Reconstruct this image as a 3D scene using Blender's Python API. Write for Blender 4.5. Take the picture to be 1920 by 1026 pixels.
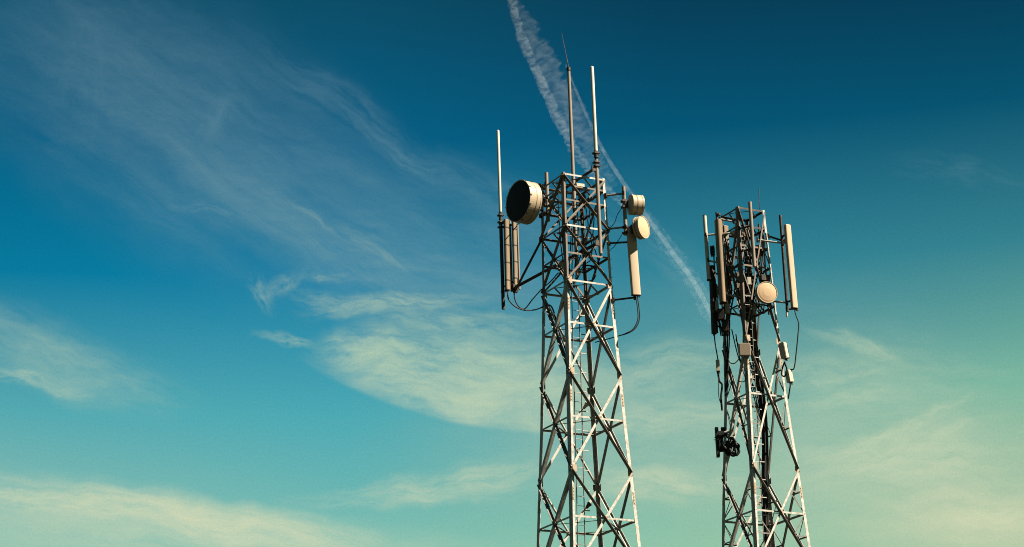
import bpy, math, random
from mathutils import Vector, Matrix, noise as mnoise
random.seed(7)
R = math.radians
SC = bpy.context.scene
COL = SC.collection
for o in list(bpy.data.objects):
    bpy.data.objects.remove(o)

# ------------------------------------------------------------------ camera
EYE = Vector((0, 0, 1.6))
PITCH, ROLL, FPX = 0.327538, 0.032194, 4000.0
_r0, _u0 = Vector((1, 0, 0)), Vector((0, -math.sin(PITCH), math.cos(PITCH)))
FWD = Vector((0, math.cos(PITCH), math.sin(PITCH)))
RIGHT = _r0 * math.cos(ROLL) - _u0 * math.sin(ROLL)
UP = _r0 * math.sin(ROLL) + _u0 * math.cos(ROLL)
cam = bpy.data.cameras.new("camera")
cam.lens = FPX / 1920 * 36.0
cam.clip_start, cam.clip_end = 0.1, 60000
camo = bpy.data.objects.new("camera", cam)
COL.objects.link(camo)
m = Matrix.Identity(4)
for i in range(3):
    m[i][0], m[i][1], m[i][2], m[i][3] = RIGHT[i], UP[i], -FWD[i], EYE[i]
camo.matrix_world = m
SC.camera = camo

def ray(px, py):
    return (FWD + RIGHT * ((px - 960) / FPX) + UP * ((513 - py) / FPX)).normalized()
def ae(px, py):                      # azimuth (foreshortened) and elevation of a direction, in degrees
    d = ray(px, py)
    return math.degrees(math.atan2(d.x, d.y)) * 0.947, math.degrees(math.asin(d.z))
def at(px, py, Y):                   # the point on that line of sight that lies Y metres out
    d = ray(px, py)
    return EYE + d * (Y / d.y)

# ------------------------------------------------------------------ view, sun, sky
SC.view_settings.view_transform = 'Standard'
SC.view_settings.look = 'None'
EXPO = 2.6
SC.view_settings.exposure = EXPO
SC.view_settings.gamma = 1.0
SUN_EL, SUN_AZ = 46.0, 110.0
sd = Vector((math.sin(R(SUN_AZ)) * math.cos(R(SUN_EL)), math.cos(R(SUN_AZ)) * math.cos(R(SUN_EL)), math.sin(R(SUN_EL))))
sun = bpy.data.lights.new("sun", 'SUN')
sun.energy, sun.angle, sun.color = 5.0, R(0.5), (1.0, 0.89, 0.70)
suno = bpy.data.objects.new("sun", sun)
COL.objects.link(suno)
suno.location = (30, -30, 60)
suno.rotation_euler = (-sd).to_track_quat('-Z', 'Y').to_euler()

world = bpy.data.worlds.new("World")
SC.world = world
world.use_nodes = True
WT = world.node_tree
WN, WL = WT.nodes, WT.links
bg = WN['Background']
BGS = 0.05
GRADE = 0.1 / 2 ** EXPO / BGS
bg.inputs[1].default_value = BGS

def s2l(c):
    return tuple((v / 255 / 12.92 if v / 255 <= 0.04045 else ((v / 255 + 0.055) / 1.055) ** 2.4) for v in c)
def link(a, b):
    WL.new(a, b)
def wmath(op, a, b=None, c=None, clamp=False):
    n = WN.new('ShaderNodeMath'); n.operation = op; n.use_clamp = clamp
    for i, v in enumerate((a, b, c)):
        if v is None: continue
        if isinstance(v, (int, float)): n.inputs[i].default_value = v
        else: link(v, n.inputs[i])
    return n.outputs[0]
def wvec(op, a, b=None, s=None):
    n = WN.new('ShaderNodeVectorMath'); n.operation = op
    for i, v in enumerate((a, b)):
        if v is None: continue
        if isinstance(v, (tuple, list)): n.inputs[i].default_value = v
        else: link(v, n.inputs[i])
    if s is not None: n.inputs['Scale'].default_value = s
    return n.outputs['Value'] if op == 'LENGTH' else n.outputs[0]
def wrange(v, a, b, lo=0.0, hi=1.0, smooth=True):
    n = WN.new('ShaderNodeMapRange'); n.interpolation_type = 'SMOOTHSTEP' if smooth else 'LINEAR'
    link(v, n.inputs[0])
    for i, x in zip((1, 2, 3, 4), (a, b, lo, hi)): n.inputs[i].default_value = x
    return n.outputs[0]
def wmix(f, a, b):
    n = WN.new('ShaderNodeMix'); n.data_type = 'RGBA'
    for s, v in ((0, f), (6, a), (7, b)):
        if isinstance(v, (int, float)): n.inputs[s].default_value = v
        elif isinstance(v, tuple): n.inputs[s].default_value = (*v, 1)
        else: link(v, n.inputs[s])
    return n.outputs[2]
def wnoise(vec, scale, detail=5, rough=0.6, dist=0.0):
    n = WN.new('ShaderNodeTexNoise'); n.inputs['Scale'].default_value = scale
    n.inputs['Detail'].default_value = detail; n.inputs['Roughness'].default_value = rough
    n.inputs['Distortion'].default_value = dist
    link(vec, n.inputs['Vector'])
    return n

sky = WN.new('ShaderNodeTexSky')
sky.sky_type = 'NISHITA'; sky.sun_disc = False
sky.sun_elevation, sky.sun_rotation = R(SUN_EL), R(SUN_AZ)
tc = WN.new('ShaderNodeTexCoord')
sep = WN.new('ShaderNodeSeparateXYZ'); link(tc.outputs['Generated'], sep.inputs[0])
EL = wmath('MULTIPLY', wmath('ARCSINE', sep.outputs[2]), 180 / math.pi)
AZ = wmath('MULTIPLY', wmath('ARCTAN2', sep.outputs[0], sep.outputs[1]), 180 / math.pi * 0.947)
comb = WN.new('ShaderNodeCombineXYZ'); link(AZ, comb.inputs[0]); link(EL, comb.inputs[1])
P0 = comb.outputs[0]

# clear air: the physical sky, graded by direction towards the deep teal of the photograph
SKY_T = [[(15, 89, 117), (13, 79, 105), (8, 60, 85), (7, 53, 76)],
         [(5, 101, 138), (7, 99, 136), (5, 85, 116), (7, 81, 108)],
         [(9, 130, 166), (13, 130, 168), (49, 132, 150), (51, 127, 140)],
         [(91, 180, 186), (79, 176, 186), (109, 172, 166), (117, 180, 157)],
         [(163, 210, 186), (131, 199, 184), (147, 199, 171), (166, 192, 160)]]
SKY_N = [[(.137, .217, .359), (.128, .202, .335), (.124, .195, .323), (.124, .193, .321)],
         [(.156, .247, .397), (.145, .23, .371), (.139, .22, .355), (.139, .218, .35)],
         [(.185, .289, .449), (.171, .268, .418), (.163, .254, .396), (.161, .25, .387)],
         [(.225, .344, .51), (.207, .318, .474), (.196, .3, .446), (.192, .292, .432)],
         [(.274, .413, .57), (.258, .386, .54), (.242, .362, .505), (.236, .344, .477)]]
A0, A1 = ae(0, 513)[0], ae(1920, 513)[0]
tA = wrange(AZ, A0, A1, 0, 1, False)
rows = []
for j, y in enumerate((0, 256, 513, 770, 1026)):
    rp = WN.new('ShaderNodeValToRGB'); link(tA, rp.inputs[0]); el = rp.color_ramp.elements
    rp.color_ramp.interpolation = 'EASE' if False else 'LINEAR'
    while len(el) < 4: el.new(0.5)
    for i in range(4):
        el[i].position = i / 3
        g = [t / n_ * 0.5 for t, n_ in zip(s2l(SKY_T[j][i]), SKY_N[j][i])]
        el[i].color = (*g, 1)
    rows.append((ae(960, y)[1], rp.outputs[0]))
ELt = wmath('ADD', EL, wmath('MULTIPLY', AZ, -0.03))      # the gradient leans a little towards the sun's side
gain = rows[-1][1]
for k in range(3, -1, -1):
    gain = wmix(wrange(EL, rows[k + 1][0], rows[k][0], 0, 1, False), gain, rows[k][1])
gain = wmix(wrange(EL, 1.0, 10.5, 0, 1), wvec('SCALE', gain, s=0.35), gain)     # low sky out of view dimmed to cut fill on shaded steel
clear = wvec('MULTIPLY', sky.outputs[0], wvec('SCALE', gain, s=2.0))

# cirrus: stretched, noisy streaks fixed at real directions of the sky
warpn = wnoise(P0, 0.55, 4, 0.55)
warp = wvec('SCALE', wvec('SUBTRACT', warpn.outputs['Color'], (0.5, 0.5, 0.5)), s=0.95)
P1 = wvec('ADD', P0, warp)
fine = wnoise(P1, 5.0, 6, 0.7)
DPP = 180 / math.pi / FPX
def streak(px, py, ang, L, W, k, lo=0.32, hi=0.68, nu=2.2, nv=2.2, edge=0.15, warped=True, seed=0.0, dist=0.4):
    mp = WN.new('ShaderNodeMapping'); mp.vector_type = 'TEXTURE'
    link(P1 if warped else P0, mp.inputs[0])
    a, e = ae(px, py)
    mp.inputs['Location'].default_value = (a, e, 0)
    mp.inputs['Rotation'].default_value = (0, 0, R(-ang))
    mp.inputs['Scale'].default_value = (L * DPP, W * DPP, 1)
    r = wrange(wvec('LENGTH', mp.outputs[0]), 1.0, edge)
    sc = wvec('MULTIPLY', mp.outputs[0], (nu * 0.8, nv * 1.45, 1))
    n = wnoise(wvec('ADD', sc, (seed + px * 0.37, py * 0.53, 0)), 1.0, 8, 0.64, dist * 0.6)
    return wmath('MULTIPLY', wmath('MULTIPLY', r, wrange(n.outputs[0], lo, hi)), k)
def union(ms):
    acc = wmath('SUBTRACT', 1.0, ms[0])
    for q in ms[1:]:
        acc = wmath('MULTIPLY', acc, wmath('SUBTRACT', 1.0, q))
    return wmath('SUBTRACT', 1.0, acc, clamp=True)
soft = [
    streak(330, 230, 30, 700, 300, .62, .12, .85, 2.2, 3.0),
    streak(820, 470, 20, 480, 200, .52, .1, .85, 2.4, 3),
    streak(1500, 600, 10, 420, 120, .22, .1, .85, 2, 2),  # thin high veil, upper left
    streak(330, 170, 32, 470, 170, .42, .2, .7, 1.6, 1.8),
    streak(160, 130, 88, 190, 70, .30, .3, .75, 1.5, 1.5),
    streak(560, 430, 33, 420, 75, .50, .25, .7, 3, 2),
    streak(640, 200, 33, 330, 55, .40, .28, .7, 3.0, 1.8),
    streak(405, 225, -60, 75, 42, .45, .2, .7, 1.5, 1.5),
    streak(760, 290, 28, 150, 28, .40, .3, .7, 3, 1.8),
    streak(950, 380, 30, 250, 80, .35, .25, .75, 2.5, 2),
    streak(840, 520, 8, 330, 70, .45, .25, .75, 2.5, 2),
    streak(1810, 320, 15, 180, 40, .22, .35, .75, 2.5, 2),
    streak(1230, 470, 40, 260, 60, .30, .3, .75, 2.5, 2),
]
bright = [
    streak(690, 672, -12, 90, 26, .55, .35, .66, 3, 2.2),
    streak(820, 735, 10, 170, 22, .5, .3, .64, 4, 1.6),
    streak(900, 680, 4, 150, 30, .45, .32, .66, 4, 2),
    streak(380, 965, 14, 260, 20, .6, .3, .62, 5, 1.6),
    streak(1880, 985, 10, 230, 70, .6, .1, .75, 2.5, 1.8),
    streak(1680, 850, -16, 260, 50, .6, .25, .66, 4, 2.0),
    streak(1230, 830, 4, 520, 190, .42, .05, .9, 2.5, 2.2),
    streak(1730, 900, 8, 460, 220, .62, .08, .8, 2.5, 2.4),
    streak(1640, 720, 6, 380, 130, .42, .1, .85, 2.5, 2.2),
    streak(380, 1010, 5, 700, 75, .55, .1, .8, 3, 1.6),
    streak(590, 405, 36, 70, 9, .55, .3, .65, 3, 1.2),
    streak(700, 460, 35, 130, 28, .40, .3, .7, 4, 1.6),
    streak(385, 395, 12, 90, 13, .36, .35, .7, 3.5, 1.2),
    streak(530, 535, -38, 70, 22, .40, .3, .65, 2.5, 1.2),
    streak(490, 555, 65, 55, 24, .38, .35, .7, 2.0, 1.4),
    streak(610, 520, 5, 70, 13, .45, .3, .7, 3, 1.2),
    streak(740, 572, -4, 210, 26, .75, .28, .65, 4.5, 1.4),
    streak(640, 570, 12, 150, 26, .50, .3, .7, 3.5, 1.4),
    streak(860, 605, 4, 260, 42, .60, .25, .7, 4, 1.6),
    streak(535, 637, 6, 80, 14, .42, .25, .6, 3, 1.0),
    streak(60, 655, 22, 270, 85, .40, .12, .8, 2.6, 1.6),
    streak(50, 712, 9, 140, 20, .50, .3, .65, 3, 1.2),
    streak(170, 705, 15, 250, 80, .25, .25, .75, 3, 2),
    streak(160, 945, 5, 500, 46, .85, .22, .66, 4.5, 1.4),
    streak(430, 985, 12, 480, 60, .85, .22, .66, 5, 1.5),
    streak(860, 905, -10, 230, 50, .62, .25, .66, 3, 1.8),
    streak(760, 935, -2, 280, 30, .45, .3, .7, 4, 1.4),
    streak(1230, 905, 4, 210, 48, .70, .25, .66, 3, 1.6),
    streak(1250, 690, -6, 260, 75, .55, .22, .68, 3.5, 2.2),
    streak(1230, 780, 2, 260, 60, .60, .22, .66, 3.5, 2),
    streak(1610, 655, 29, 130, 20, .55, .22, .6, 2.5, 1.0),
    streak(1560, 700, 8, 200, 45, .45, .25, .7, 3.5, 1.6),
    streak(1590, 745, 4, 150, 30, .55, .25, .68, 3, 1.5),
    streak(1690, 805, -20, 190, 18, .68, .25, .65, 3.5, 1.2),
    streak(1560, 850, -14, 160, 24, .45, .28, .7, 3.5, 1.3),
    streak(1720, 870, 4, 260, 62, .62, .24, .68, 3.5, 2),
    streak(1830, 960, 14, 220, 45, .60, .26, .68, 3.5, 1.6),
]
# the big bank with its crisp lower rim: everything above a shallow arc
def arc_mask(p, q, s, soft_px):
    (ax, ay), (bx, by), (cx, cy) = (ae(*p), ae(*q), ae(*s))
    d = 2 * (ax * (by - cy) + bx * (cy - ay) + cx * (ay - by))
    ux = ((ax**2 + ay**2) * (by - cy) + (bx**2 + by**2) * (cy - ay) + (cx**2 + cy**2) * (ay - by)) / d
    uy = ((ax**2 + ay**2) * (cx - bx) + (bx**2 + by**2) * (ax - cx) + (cx**2 + cy**2) * (bx - ax)) / d
    rad = math.hypot(ax - ux, ay - uy)
    wp = wvec('ADD', P0, wvec('SCALE', warp, s=0.10))
    dl = wvec('LENGTH', wvec('SUBTRACT', wp, (ux, uy, 0)))
    return wrange(dl, rad + soft_px * DPP * 0.4, rad - soft_px * DPP)
arc = arc_mask((610, 706), (760, 770), (1010, 815), 9)
bank = union([streak(860, 700, 8, 320, 105, .95, .20, .70, 3.2, 2.2, .35),
              streak(700, 655, 8, 130, 58, .80, .26, .70, 2.6, 2.2, .3),
              streak(860, 760, 12, 260, 52, .75, .2, .72, 4, 1.6, .3),
              streak(1010, 720, 6, 220, 110, .70, .2, .75, 3, 2.4, .3)])
bright.append(wmath('MULTIPLY', bank, arc))
fm = WN.new('ShaderNodeMapping'); link(wvec('ADD', P0, wvec('SCALE', warp, s=0.45)), fm.inputs[0]); fm.inputs['Rotation'].default_value = (0, 0, R(20)); fm.inputs['Scale'].default_value = (0.8, 4.2, 1)
fib = wnoise(fm.outputs[0], 1.0, 8, 0.7)
fibm = wrange(fib.outputs[0], 0.32, 0.68, 0.86, 1.10, False)
mB = wmath('MULTIPLY', union(bright), fibm, clamp=True)
mS = wmath('MULTIPLY', union(soft), fibm, clamp=True)
tE = wrange(EL, ae(960, 1026)[1], ae(960, 0)[1], 0, 1, False)
crp = WN.new('ShaderNodeValToRGB'); link(tE, crp.inputs[0]); el = crp.color_ramp.elements
for pos, c in ((0.0, (214, 218, 182)), (0.38, (178, 204, 176)), (0.62, (120, 160, 165)), (1.0, (88, 128, 150))):
    e = el[0] if pos == 0 else (el[len(el) - 1] if pos == 1 else el.new(pos))
    e.color = (*s2l(c), 1)
crp2 = WN.new('ShaderNodeValToRGB'); link(tE, crp2.inputs[0]); el = crp2.color_ramp.elements
for pos, c in ((0.0, (170, 205, 190)), (0.5, (110, 156, 168)), (1.0, (76, 118, 142))):
    e = el[0] if pos == 0 else (el[len(el) - 1] if pos == 1 else el.new(pos))
    e.color = (*s2l(c), 1)
c1 = wmix(mS, clear, wvec('SCALE', crp2.outputs[0], s=10.0))
c2 = wmix(wmath('MULTIPLY', mB, 0.9), c1, wvec('SCALE', crp.outputs[0], s=10.0))
mott = wrange(wnoise(P0, 18.0, 4, 0.75).outputs[0], 0.25, 0.75, 0.91, 1.09, False)
mm = WN.new('ShaderNodeVectorMath'); mm.operation = 'SCALE'
link(c2, mm.inputs[0]); link(wmath('MULTIPLY', mott, GRADE), mm.inputs['Scale']); link(mm.outputs[0], bg.inputs[0])
world.cycles.sampling_method = 'MANUAL'; world.cycles.sample_map_resolution = 512

# ------------------------------------------------------------------ materials
def mat(name, base, rough=0.5, metal=0.0, var=0.25, scale=6.0, stain=None, stain_amt=0.0, bump=0.0, streaky=False):
    m_ = bpy.data.materials.new(name); m_.use_nodes = True
    nt = m_.node_tree; b = nt.nodes['Principled BSDF']
    tcn = nt.nodes.new('ShaderNodeTexCoord')
    n = nt.nodes.new('ShaderNodeTexNoise'); n.inputs['Scale'].default_value = scale; n.inputs['Detail'].default_value = 6
    n.inputs['Roughness'].default_value = 0.65
    vec = tcn.outputs['Object']
    if streaky:
        mp = nt.nodes.new('ShaderNodeMapping'); mp.inputs['Scale'].default_value = (1, 1, 0.15)
        nt.links.new(vec, mp.inputs[0]); vec = mp.outputs[0]
    nt.links.new(vec, n.inputs['Vector'])
    rp = nt.nodes.new('ShaderNodeValToRGB'); rp.color_ramp.elements[0].position = 0.3; rp.color_ramp.elements[1].position = 0.7
    rp.color_ramp.elements[0].color = (*[c * (1 - var) for c in base], 1)
    rp.color_ramp.elements[1].color = (*[min(1, c * (1 + var)) for c in base], 1)
    nt.links.new(n.outputs[0], rp.inputs[0])
    out = rp.outputs[0]
    if stain:
        n2 = nt.nodes.new('ShaderNodeTexNoise'); n2.inputs['Scale'].default_value = scale * 0.6; n2.inputs['Detail'].default_value = 8
        n2.inputs['Roughness'].default_value = 0.75
        nt.links.new(vec, n2.inputs['Vector'])
        mr = nt.nodes.new('ShaderNodeMapRange'); mr.inputs[1].default_value = 0.5; mr.inputs[2].default_value = 0.68
        mr.inputs[4].default_value = stain_amt
        nt.links.new(n2.outputs[0], mr.inputs[0])
        mx = nt.nodes.new('ShaderNodeMix'); mx.data_type = 'RGBA'; mx.inputs[7].default_value = (*stain, 1)
        nt.links.new(mr.outputs[0], mx.inputs[0]); nt.links.new(out, mx.inputs[6]); out = mx.outputs[2]
    nt.links.new(out, b.inputs['Base Color'])
    b.inputs['Roughness'].default_value = rough; b.inputs['Metallic'].default_value = metal
    b.inputs['Specular IOR Level'].default_value = 0.10
    if bump:
        bp = nt.nodes.new('ShaderNodeBump'); bp.inputs['Strength'].default_value = bump; bp.inputs['Distance'].default_value = 0.01
        nt.links.new(n.outputs[0], bp.inputs['Height']); nt.links.new(bp.outputs[0], b.inputs['Normal'])
    return m_
RUST = (0.20, 0.085, 0.035)
STEEL = mat('shade_toned_galvanised_steel', (0.0734, 0.0690, 0.0622), 0.55, 0.0, 0.35, 5.0, (0.07, 0.04, 0.022), 0.65, 0.2)  # darker copy of the tower steel, shade put into its colour
STEELW = mat('sun_toned_zinc_steel', (0.1853, 0.1774, 0.1626), 0.5, 0.0, 0.30, 7.0, (0.075, 0.045, 0.024), 0.7, 0.2)  # lighter copy of the tower steel, toned as sunlit
GUSSET = mat('rusty_gusset_steel', (0.1534, 0.1256, 0.0928), 0.6, 0.0, 0.25, 14.0, RUST, 0.8, 0.3)
PIPE = mat('pipe_steel', (0.0970, 0.0827, 0.0698), 0.5, 0.0, 0.2, 5.0, (0.16, 0.08, 0.04), 0.4, 0.2, True)
DARKST = mat('weathered_dark_steel', (0.0139, 0.0125, 0.0116), 0.55, 0.0, 0.3, 8.0, RUST, 0.3, 0.2)
WEATH = mat('weathered_brown_steel', (0.0613, 0.0516, 0.0433), 0.55, 0.0, 0.25, 5.0, (0.11, 0.06, 0.035), 0.5, 0.2)
CREAM = mat('cream_radome', (0.1915, 0.1501, 0.1067), 0.45, 0.0, 0.05, 4.0, (0.15, 0.11, 0.07), 0.55, 0.0, True)
WHITE = mat('white_fibreglass', (0.2096, 0.1995, 0.1708), 0.4, 0.0, 0.06, 4.0, (0.35, 0.28, 0.2), 0.2, 0.0, True)
PEACH = mat('sunbleached_radome', (0.2215, 0.1543, 0.0966), 0.6, 0.0, 0.03, 3.0)
SHADE_R = mat('shade_toned_radome', (0.0058, 0.0054, 0.0050), 0.7, 0.0, 0.2, 3.0)  # near black stands in for shade on the face turned from the sun
BROWN = mat('tan_radome', (0.0877, 0.0649, 0.0438), 0.5, 0.0, 0.12, 5.0, (0.22, 0.14, 0.08), 0.35, 0.0, True)
RUBBER = mat('black_cable_rubber', (0.0069, 0.0069, 0.0073), 0.6, 0.0, 0.3, 20.0)
BOXG = mat('pale_box_paint', (0.1852, 0.1718, 0.1452), 0.5, 0.0, 0.08, 6.0, (0.35, 0.25, 0.15), 0.3, 0.0, True)
TANB = mat('tan_cover_paint', (0.0747, 0.0591, 0.0425), 0.55, 0.0, 0.1, 8.0)
CONC = mat('concrete', (0.32, 0.31, 0.29), 0.9, 0.0, 0.2, 2.0, (0.15, 0.14, 0.12), 0.4, 0.3)
GROUND = mat('low_bounce_ground', (0.014, 0.015, 0.009), 1.0, 0.0, 0.45, 0.35, (0.011, 0.016, 0.007), 0.8, 0.4)  # ground lies out of view, kept near black so little light bounces up

# ------------------------------------------------------------------ mesh helpers
class MB:
    def __init__(s): s.v, s.f, s.sm = [], [], []
    def add(s, vs, fs, smooth=False):
        b = len(s.v); s.v += [Vector(v) for v in vs]
        for f in fs: s.f.append(tuple(b + i for i in f)); s.sm.append(smooth)
        return s
    def hexa(s, c):      # 8 corners: bottom loop 0-3, top loop 4-7
        return s.add(c, [(3, 2, 1, 0), (4, 5, 6, 7), (0, 1, 5, 4), (1, 2, 6, 5), (2, 3, 7, 6), (3, 0, 4, 7)])
    def bar(s, p, q, e1, e2, a0, a1, b0, b1):
        t = (q - p).normalized()
        e1 = (e1 - t * e1.dot(t)).normalized(); e2 = (e2 - t * e2.dot(t)); e2 = (e2 - e1 * e2.dot(e1)).normalized()
        L = [(a0, b0), (a1, b0), (a1, b1), (a0, b1)]
        if e1.cross(e2).dot(t) < 0: L = L[::-1]
        return s.hexa([p + e1 * a + e2 * b for a, b in L] + [q + e1 * a + e2 * b for a, b in L])
    def box(s, c, x, y, z):   # half-extent vectors
        c, x, y, z = map(Vector, (c, x, y, z))
        if x.cross(y).dot(z) < 0: x = -x
        L = [(-1, -1), (1, -1), (1, 1), (-1, 1)]
        return s.hexa([c + x * a + y * b - z for a, b in L] + [c + x * a + y * b + z for a, b in L])
    def tube(s, pts, r, n=10, caps=True):
        pts = [Vector(p) for p in pts]
        rs = r if isinstance(r, (list, tuple)) else [r] * len(pts)
        rings, e = [], None
        for i, p in enumerate(pts):
            t = ((pts[min(i + 1, len(pts) - 1)] - pts[max(i - 1, 0)])).normalized()
            if e is None:
                e = Vector((0, 0, 1)) if abs(t.z) < 0.8 else Vector((1, 0, 0))
            e = (e - t * e.dot(t)).normalized(); g = t.cross(e)
            rings.append([p + (e * math.cos(2 * math.pi * k / n) + g * math.sin(2 * math.pi * k / n)) * rs[i] for k in range(n)])
        vs = [v for rg in rings for v in rg]
        fs = [(i * n + k, i * n + (k + 1) % n, (i + 1) * n + (k + 1) % n, (i + 1) * n + k) for i in range(len(pts) - 1) for k in range(n)]
        s.add(vs, fs, True)
        if caps:
            s.add(rings[0], [tuple(range(n))[::-1]]); s.add(rings[-1], [tuple(range(n))])
        return s
    def lathe(s, c, ax, prof, n=40, smooth=True):    # profile of (distance along axis, radius); ends closed when radius 0
        ax = ax.normalized(); e = Vector((0, 0, 1)); e = (e - ax * e.dot(ax)).normalized(); g = ax.cross(e)
        for (d0, r0), (d1, r1) in zip(prof[:-1], prof[1:]):
            A = [c + ax * d0 + (e * math.cos(2 * math.pi * k / n) + g * math.sin(2 * math.pi * k / n)) * r0 for k in range(n)]
            B = [c + ax * d1 + (e * math.cos(2 * math.pi * k / n) + g * math.sin(2 * math.pi * k / n)) * r1 for k in range(n)]
            if r0 < 1e-6: s.add([c + ax * d0] + B, [(0, 1 + k, 1 + (k + 1) % n) for k in range(n)], smooth)
            elif r1 < 1e-6: s.add(A + [c + ax * d1], [(k, (k + 1) % n, n) for k in range(n)], smooth)
            else: s.add(A + B, [(k, (k + 1) % n, n + (k + 1) % n, n + k) for k in range(n)], smooth)
        return s
    def prism(s, loop0, loop1, smooth=False):
        n = len(loop0)
        s.add(list(loop0) + list(loop1), [(k, (k + 1) % n, n + (k + 1) % n, n + k) for k in range(n)], smooth)
        s.add(loop0, [tuple(range(n))[::-1]]); s.add(loop1, [tuple(range(n))])
        return s

import bmesh
def mesh_obj(name, mb, material, origin):
    me = bpy.data.meshes.new(name)
    me.from_pydata([v - origin for v in mb.v], [], mb.f)
    for p, sm in zip(me.polygons, mb.sm): p.use_smooth = sm
    bm = bmesh.new(); bm.from_mesh(me); bmesh.ops.recalc_face_normals(bm, faces=bm.faces); bm.to_mesh(me); bm.free()
    me.materials.append(material)
    o = bpy.data.objects.new(name, me); COL.objects.link(o)
    return o
def tag(o, label, cat, group=None, kind=None):
    o['label'] = label; o['category'] = cat
    if group: o['group'] = group
    if kind: o['kind'] = kind
    return o
def thing(name, label, cat, loc, group=None):
    o = bpy.data.objects.new(name, None); COL.objects.link(o); o.location = loc
    o.empty_display_size = 0.2
    return tag(o, label, cat, group)
def base_of(o):
    while o.parent: o = o.parent
    return Vector(o.location)
def part(name, mb, material, parent, label=None):
    o = mesh_obj(name, mb, material, base_of(parent)); o.parent = parent
    if label: o['label'] = label
    return o
def single(name, mb, material, loc, label, cat, group=None):
    loc = Vector(loc); o = mesh_obj(name, mb, material, loc); o.location = loc
    return tag(o, label, cat, group)
def curve(pts, n=8):      # Catmull-Rom through the points
    pts = [Vector(p) for p in pts]; out = []
    ex = [pts[0] * 2 - pts[1]] + pts + [pts[-1] * 2 - pts[-2]]
    for i in range(1, len(ex) - 2):
        a, b, c, d = ex[i - 1:i + 3]
        for k in range(n):
            t = k / n
            out.append(0.5 * ((2 * b) + (c - a) * t + (2 * a - 5 * b + 4 * c - d) * t * t + (3 * b - a - 3 * c + d) * t ** 3))
    return out + [pts[-1]]

# ------------------------------------------------------------------ ground
gm = MB()
GN = 48
gm.add([(0, 0, 0)] + [(math.cos(2 * math.pi * k / GN) * r, math.sin(2 * math.pi * k / GN) * r, 0) for r in (60, 250, 1200, 5000) for k in range(GN)],
       [(0, 1 + k, 1 + (k + 1) % GN) for k in range(GN)] +
       [(1 + j * GN + k, 1 + (j + 1) * GN + k, 1 + (j + 1) * GN + (k + 1) % GN, 1 + j * GN + (k + 1) % GN) for j in range(3) for k in range(GN)])
g_ = mesh_obj('ground', gm, GROUND, Vector((0, 0, 0))); g_['kind'] = 'structure'

# ------------------------------------------------------------------ lattice towers
class Tower:
    def __init__(s, cx, cy, al, zs, hs):
        s.c = Vector((cx, cy, 0)); s.a = Vector((math.cos(al), math.sin(al), 0)); s.b = Vector((-math.sin(al), math.cos(al), 0))
        s.zs, s.hs = zs, hs
    def h(s, z):
        Z, H = s.zs, s.hs
        for i in range(len(Z) - 1):
            if z >= Z[i + 1] or i == len(Z) - 2:
                return H[i] + (H[i + 1] - H[i]) * (Z[i] - z) / (Z[i] - Z[i + 1])
    def P(s, u, v, z): return s.c + s.a * u + s.b * v + Vector((0, 0, z))
    def corner(s, k, z, inset=0.0):
        h = s.h(z) - inset; su, sv = ((-1, -1), (1, -1), (1, 1), (-1, 1))[k]
        return s.P(su * h, sv * h, z)
    def on(s, px, py, u=None, v=None):    # where a line of sight meets the upright plane u = const or v = const
        d = ray(px, py); n = s.a if u is not None else s.b; k = u if u is not None else v
        return EYE + d * ((k + (s.c - EYE).dot(n)) / d.dot(n))
    def uv(s, p): return (p - s.c).dot(s.a), (p - s.c).dot(s.b)

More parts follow.
